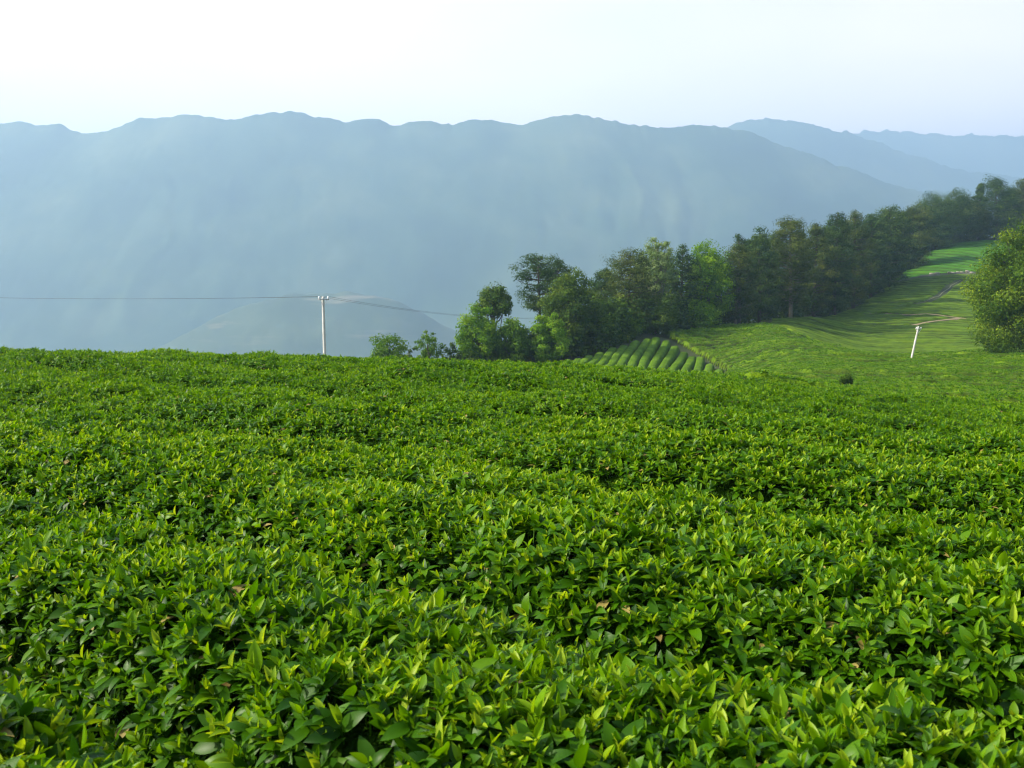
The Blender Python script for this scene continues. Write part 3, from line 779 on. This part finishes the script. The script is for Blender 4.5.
def tree(kind, px, d, top_py, wpx, label, mat, seed, group=None, cat='tree', name=None, bark=None, own=True, dz=0.0, **kw):
    x = float(at(px, d)); zb = G1(x, d) - (SOIL if d < 110 else 0.32) + dz
    zt = pix_w(top_py) * d
    h = zt - zb; w = wpx * d / FPX
    key = (kind, mat.name, seed if own else seed % 3)
    if key not in CACHE:
        f = broadleaf_meshes if kind == 'broad' else pine_meshes
        CACHE[key] = f(h, w, seed, **kw) + (h, w)
    tm, cm, h0, w0 = CACHE[key]
    o = bpy.data.objects.new(name or ('pine_tree' if kind == 'pine' else 'broadleaf_tree'), None); COL.objects.link(o)
    o.empty_display_size = 0.3
    o.location = (x, d, zb); o.scale = (w / w0, w / w0, h / h0); o.rotation_euler.z = (seed * 1.7) % 6.28
    o['label'] = label; o['category'] = cat
    if group: o['group'] = group
    link('trunk', tm, None, o); link('crown', cm, None, o)
    if not tm.materials: tm.materials.append(bark or M_bark)
    if not cm.materials: cm.materials.append(mat)
    return o
G1_ = 'trees at the lower left end of the wood'; G2 = 'pines of the ridge wood'; G3 = 'trees in the middle of the wood'
# left end of the wood
tree('broad', 387, 92, 329, 38, 'small feathery tree standing alone at the left end of the wood', M_broad, 11, G1_, leaf=0.24, n=2600, lumps=16, low=0.45, spread=0.36)
tree('broad', 411, 95, 341, 20, 'dark low bushy tree just right of the small feathery tree', M_deep, 12, G1_, leaf=0.2, n=2200, lumps=14, low=0.2)
tree('broad', 432, 97, 327, 30, 'thin pale green small tree with a loose top, between two dark bushes', M_broad, 13, G1_, leaf=0.2, n=2600, lumps=20, low=0.3, spread=0.24)
tree('broad', 452, 99, 342, 24, 'low dark bushy tree at the foot of the bright rounded tree', M_deep, 14, G1_, leaf=0.2, n=2600, lumps=16)
tree('broad', 496, 106, 284, 36, 'round topped dark green tree rising above the bright rounded tree', M_deep, 15, G1_, leaf=0.26, n=6500, lumps=16, low=0.60, spread=0.34)
tree('broad', 479, 100, 303, 46, 'bright green rounded tree at the left flank of the wood', M_bright, 16, G1_, leaf=0.26, n=8500, lumps=40, low=0.08)
tree('broad', 512, 101, 312, 44, 'medium green bushy tree right of the bright rounded tree', M_broad, 17, G1_, leaf=0.25, n=7500, lumps=36, low=0.05)
tree('pine', 541, 112, 252, 50, 'pine with a ragged flat crown rising above the left end of the wood', M_pine, 18, G1_, n=8500, low=0.45, nb=42, flat_top=0.8)
tree('pine', 560, 118, 257, 36, 'pine whose top peeps out just right of the flat crowned pine', M_pine, 19, G1_, n=5500, low=0.5)
tree('broad', 569, 107, 265, 62, 'big dense dome shaped dark green tree at the lower end of the wood', M_deep, 20, G1_, leaf=0.26, n=16000, lumps=60, low=0.10, spread=0.25)
tree('broad', 547, 101, 309, 38, 'bright leafy tree in front of the big dome shaped tree', M_bright, 21, G1_, leaf=0.27, n=8000, lumps=30, low=-0.05)
tree('broad', 594, 120, 306, 40, 'dark shrubby tree between the dome shaped tree and the clipped hedges', M_deep, 22, G1_, leaf=0.27, n=7000, lumps=30, low=0.05)
tree('broad', 528, 103, 326, 36, 'low dark green tree between the medium green and the bright leafy tree', M_deep, 24, G1_, leaf=0.24, n=6000, lumps=30, low=0.02)
# middle
tree('pine', 628, 122, 249, 62, 'broad dark pine with a stepped outline above the clipped hedges', M_pine2, 30, G3, n=17000, low=0.08, nb=76)
tree('broad', 655, 129, 231, 42, 'pale grey green feathery tree rising behind the broad dark pine', M_pale, 31, G3, leaf=0.26, n=7500, lumps=40, low=0.35, spread=0.2, bark=M_bark_pale)
tree('pine', 680, 133, 244, 38, 'dark bluish pine between the pale feathery tree and the yellow green tree', M_pine, 32, G3, n=11000, low=0.06, nb=64)
tree('broad', 706, 135, 236, 50, 'bright yellow green leafy tree in the middle of the wood', M_bright, 33, G3, leaf=0.3, n=12000, lumps=50, low=0.05)
tree('pine', 734, 138, 243, 54, 'olive green pine in front of the yellow green tree, with a thin pale trunk', M_pine2, 34, G3, n=14000, low=0.14, nb=70, bark=M_bark_pale)
tree('broad', 699, 131, 299, 40, 'low fresh green shrub with layered leaves at the foot of the wood', M_bright, 35, G3, cat='shrub', name='shrub', leaf=0.3, n=2600, lumps=26, low=0.0, spread=0.24, top=0.9)
tree('broad', 655, 121, 306, 40, 'low dark green shrub behind the top of the clipped hedges', M_deep, 36, G3, cat='shrub', name='shrub', leaf=0.28, n=5000, lumps=24, low=0.02)
tree('broad', 622, 117, 312, 40, 'deep green shrub above the left hedges of the knoll', M_broad, 37, G3, cat='shrub', name='shrub', leaf=0.28, n=5000, lumps=24, low=0.02)
tree('pine', 738, 138, 231, 30, 'narrow pine top standing up right of the yellow green tree', M_pine, 38, G3, n=8000, low=0.08)
# ridge pines
PL = [
 (758, 145, 229, 44, 'pine left of the tallest left hand ridge pine, its top slightly lower', 0),
 (789, 149, 216, 54, 'tall bushy pine at the field edge with its pale trunk showing at the foot', 1),
 (772, 154, 232, 36, 'dark pine squeezed between the first two tall ridge pines', 0),
 (812, 161, 222, 44, 'pine in the dip just right of the tall bushy pine', 1),
 (832, 166, 209, 44, 'pine with a blunt top, first of the higher ridge group', 0),
 (851, 178, 208, 40, 'olive tinted pine second in the higher ridge group', 1),
 (868, 190, 212, 38, 'dark pine third in the higher ridge group, a little lower', 0),
 (886, 200, 204, 46, 'broad flat topped pine left of the vivid green plot', 0),
 (908, 222, 206, 42, 'dark pine over the left corner of the vivid green plot', 1),
 (929, 243, 194, 50, 'broad pine with two small crests above the vivid green plot', 0),
 (948, 251, 191, 46, 'rounded dark pine above the middle of the vivid green plot', 0),
 (973, 256, 182, 20, 'slim spire shaped conifer poking above the ridge pines', 0),
 (991, 257, 177, 42, 'tall round headed pine right of the slim conifer', 0),
 (1017, 258, 178, 40, 'brownish pine at the right edge of the picture above the big round tree', 1),
 (1042, 260, 182, 44, 'pine cut by the right edge of the picture', 0),
 (962, 257, 200, 40, 'low dark pine filling the gap left of the slim conifer', 1),
 (1003, 262, 188, 36, 'dark pine behind the gap between the round headed and the brownish pine', 0),
]
for i, (px, d, tp, wp, lab, m) in enumerate(PL):
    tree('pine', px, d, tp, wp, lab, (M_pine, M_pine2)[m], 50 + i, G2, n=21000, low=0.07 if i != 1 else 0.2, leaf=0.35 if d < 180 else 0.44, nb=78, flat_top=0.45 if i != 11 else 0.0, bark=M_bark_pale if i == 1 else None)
BACK = [(606, 130, 268, 40), (642, 142, 256, 36), (668, 140, 252, 36), (700, 140, 252, 36), (748, 156, 240, 36), (798, 166, 230, 38), (822, 172, 224, 38), (842, 184, 220, 38), (861, 194, 220, 36), (878, 206, 214, 36), (898, 222, 212, 36), (919, 244, 208, 38), (938, 254, 204, 36), (1030, 266, 190, 40), (1075, 258, 186, 46), (1110, 258, 184, 46), (1150, 260, 186, 46)]
for i, (px, d, tp, wp) in enumerate(BACK):
    tree('pine', px, d, tp, wp, 'dark pine of the back row, glimpsed between the nearer pines of the wood', M_pine, 90 + i, 'back row pines glimpsed through the wood', own=False, n=14000, low=0.02, leaf=0.42, nb=66)
# big round tree at the right
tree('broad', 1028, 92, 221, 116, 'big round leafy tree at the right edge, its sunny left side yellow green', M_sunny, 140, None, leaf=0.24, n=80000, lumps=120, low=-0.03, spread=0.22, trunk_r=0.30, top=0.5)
# dense undergrowth below the trees
def undergrowth():
    rng = np.random.default_rng(9); mb = MB()
    for k in range(1500):
        px = rng.uniform(455, 1180); d = woodsD(px) + rng.uniform(1.0, 14); x = float(at(px, d))
        r = rng.uniform(0.6, 1.5) * (1 if px > 560 else 0.7)
        z = G1(x, d) - 0.4
        hh = rng.uniform(0.1, 4.2) * (1 if px > 560 else 0.5) * min(1, (d - woodsD(px)) / 5 + 0.25)
        clump(mb, np.array([x, d, z + hh]), r, 90, 0.42, rng, rng.uniform(0.1, 0.6), 0.9)
    link('undergrowth', mb.mesh('undergrowth', False), M_deep, label='dense dark undergrowth below the pines and broadleaf trees', cat='undergrowth', kind='stuff')
undergrowth()
# dark round bush in the bright field
def field_bush():
    px, d = 845, 49.0
    x = float(at(px, d)); z = G1(x, d)
    root = bpy.data.objects.new('shrub', None); COL.objects.link(root); root.location = (x, d, z - SOIL)
    root['label'] = 'small dark round bush standing alone in the bright tea field'; root['category'] = 'shrub'
    rng = np.random.default_rng(3); cb = MB(); tb = MB()
    for k in range(14):
        c = np.array([rng.uniform(-.27, .27), rng.uniform(-.25, .25), SOIL + rng.uniform(0.0, 0.58)])
        clump(cb, c, 0.17, 170, 0.075, rng, rng.uniform(0.1, 0.5), 0.9)
        tube(tb, [(c[0] * .2, c[1] * .2, -0.05), c * (0.6, .6, .6), c], [.02, .014, .006], 5)
    link('stem', tb.mesh('stem'), M_bark, root); link('foliage', cb.mesh('foliage', False), M_deep, root)
field_bush()

# ------------------------------------------------------------------ power poles and lines
M_conc = plain('pole_concrete', [(0.3, (0.42, 0.40, 0.36)), (0.7, (0.55, 0.53, 0.48))], 2, 0.85, 0.3, 20)
M_steel = plain('galvanised_steel', [(0.3, (0.30, 0.30, 0.30)), (0.7, (0.45, 0.45, 0.44))], 6, 0.5)
M_ceram = plain('white_ceramic', [(0.3, (0.75, 0.75, 0.73)), (0.7, (0.82, 0.82, 0.80))], 3, 0.25, spec=0.5)
M_wire = plain('wire', [(0.3, (0.05, 0.05, 0.055)), (0.7, (0.09, 0.09, 0.09))], 3, 0.6)
def pole(px_t, py_t, px_b, d, label, r0, r1, arm, dirn=(1, 0), ins_h=0.2):
    xb = float(at(px_b, d)); zb = G1(xb, d) - SOIL
    xt = float(at(px_t, d)); zt = pix_w(py_t) * d
    # foot straight below along the line of lean
    root = bpy.data.objects.new('utility_pole', None); COL.objects.link(root); root.location = (xb, d, zb)
    root['label'] = label; root['category'] = 'utility pole'
    T = np.array([xt - xb, 0, zt - zb]); L = np.linalg.norm(T)
    mb = MB(); tube(mb, [T * f for f in (-0.05, 0, .25, .5, .75, 0.985, 1.0)], [r0, r0, r0 + (r1 - r0) * .25, r0 + (r1 - r0) * .5, r0 + (r1 - r0) * .75, r1, r1 * .8], 14)
    link('shaft', mb.mesh('shaft'), M_conc, root)
    dv = np.array([dirn[0], dirn[1], 0]); dv = dv / np.linalg.norm(dv); side = np.array([-dv[1], dv[0], 0])
    c = T * (1 - 0.22 / L) - side * (r1 + 0.035)
    mb = MB(); boxq(mb, c, (arm, 0.06, 0.08), np.array([dv, side, [0, 0, 1]]))
    tube(mb, [c - dv * .25 + (0, 0, -.02), T * (1 - 0.75 / L) - side * (r1 + 0.01)], [0.015, 0.015], 6)
    tube(mb, [c + dv * .25 + (0, 0, -.02), T * (1 - 0.75 / L) - side * (r1 + 0.01)], [0.015, 0.015], 6)
    link('crossarm', mb.mesh('crossarm', False), M_steel, root)
    tips = []
    for s in (-1, 1):
        b = c + dv * s * (arm / 2 - 0.07) + (0, 0, 0.04)
        mb = MB(); k = ins_h / 0.2
        zz = [0, .02, .05, .07, .10, .12, .15, .18, .20]; rr = [.02, .03, .075, .05, .085, .05, .075, .05, .02]
        tube(mb, [b + (0, 0, z * k) for z in zz], [r * k for r in rr], 10)
        link('insulator', mb.mesh('insulator'), M_ceram, root)
        tips.append(np.array([xb, d, zb]) + b + (0, 0, ins_h * 0.9))
    return tips
t_far_l = pole(-330, 285, -330, 84, 'concrete utility pole farther along the power line, beyond the left edge', .16, .11, 1.0, (1, .75))
t_l = pole(324.3, 296.5, 326.2, 75, 'upright pale concrete utility pole behind the crest, carrying the power lines across the valley', .145, .10, 0.85, (1, .6))
t_mid = pole(540, 318, 540, 109, 'concrete utility pole mostly hidden in the trees at the end of the power line', .16, .11, 0.95, (1, .6))
t_r = pole(916.6, 326.5, 909.5, 93, 'leaning white concrete utility pole in the hillside tea field', .105, .08, 0.6, (1, .1), 0.13)
def wire(a, b, sag, i):
    t = np.linspace(0, 1, 60)[:, None]
    p = a + (b - a) * t; p[:, 2] -= sag * 4 * (t * (1 - t))[:, 0]
    mb = MB(); tube(mb, p, 0.009, 6)
    return mb.mesh('power_line')
for i in (0, 1):
    for (a, b, sag, lb) in ((t_far_l[i], t_l[i], 0.55, 'thin dark power line running left from the upright pole across the misty mountains'), (t_l[i], t_mid[i], 0.5, 'thin dark power line sagging right from the upright pole towards the trees')):
        link('power_line', wire(a, b, sag, i), M_wire, label=lb, cat='power line', group='power lines on the upright pole')
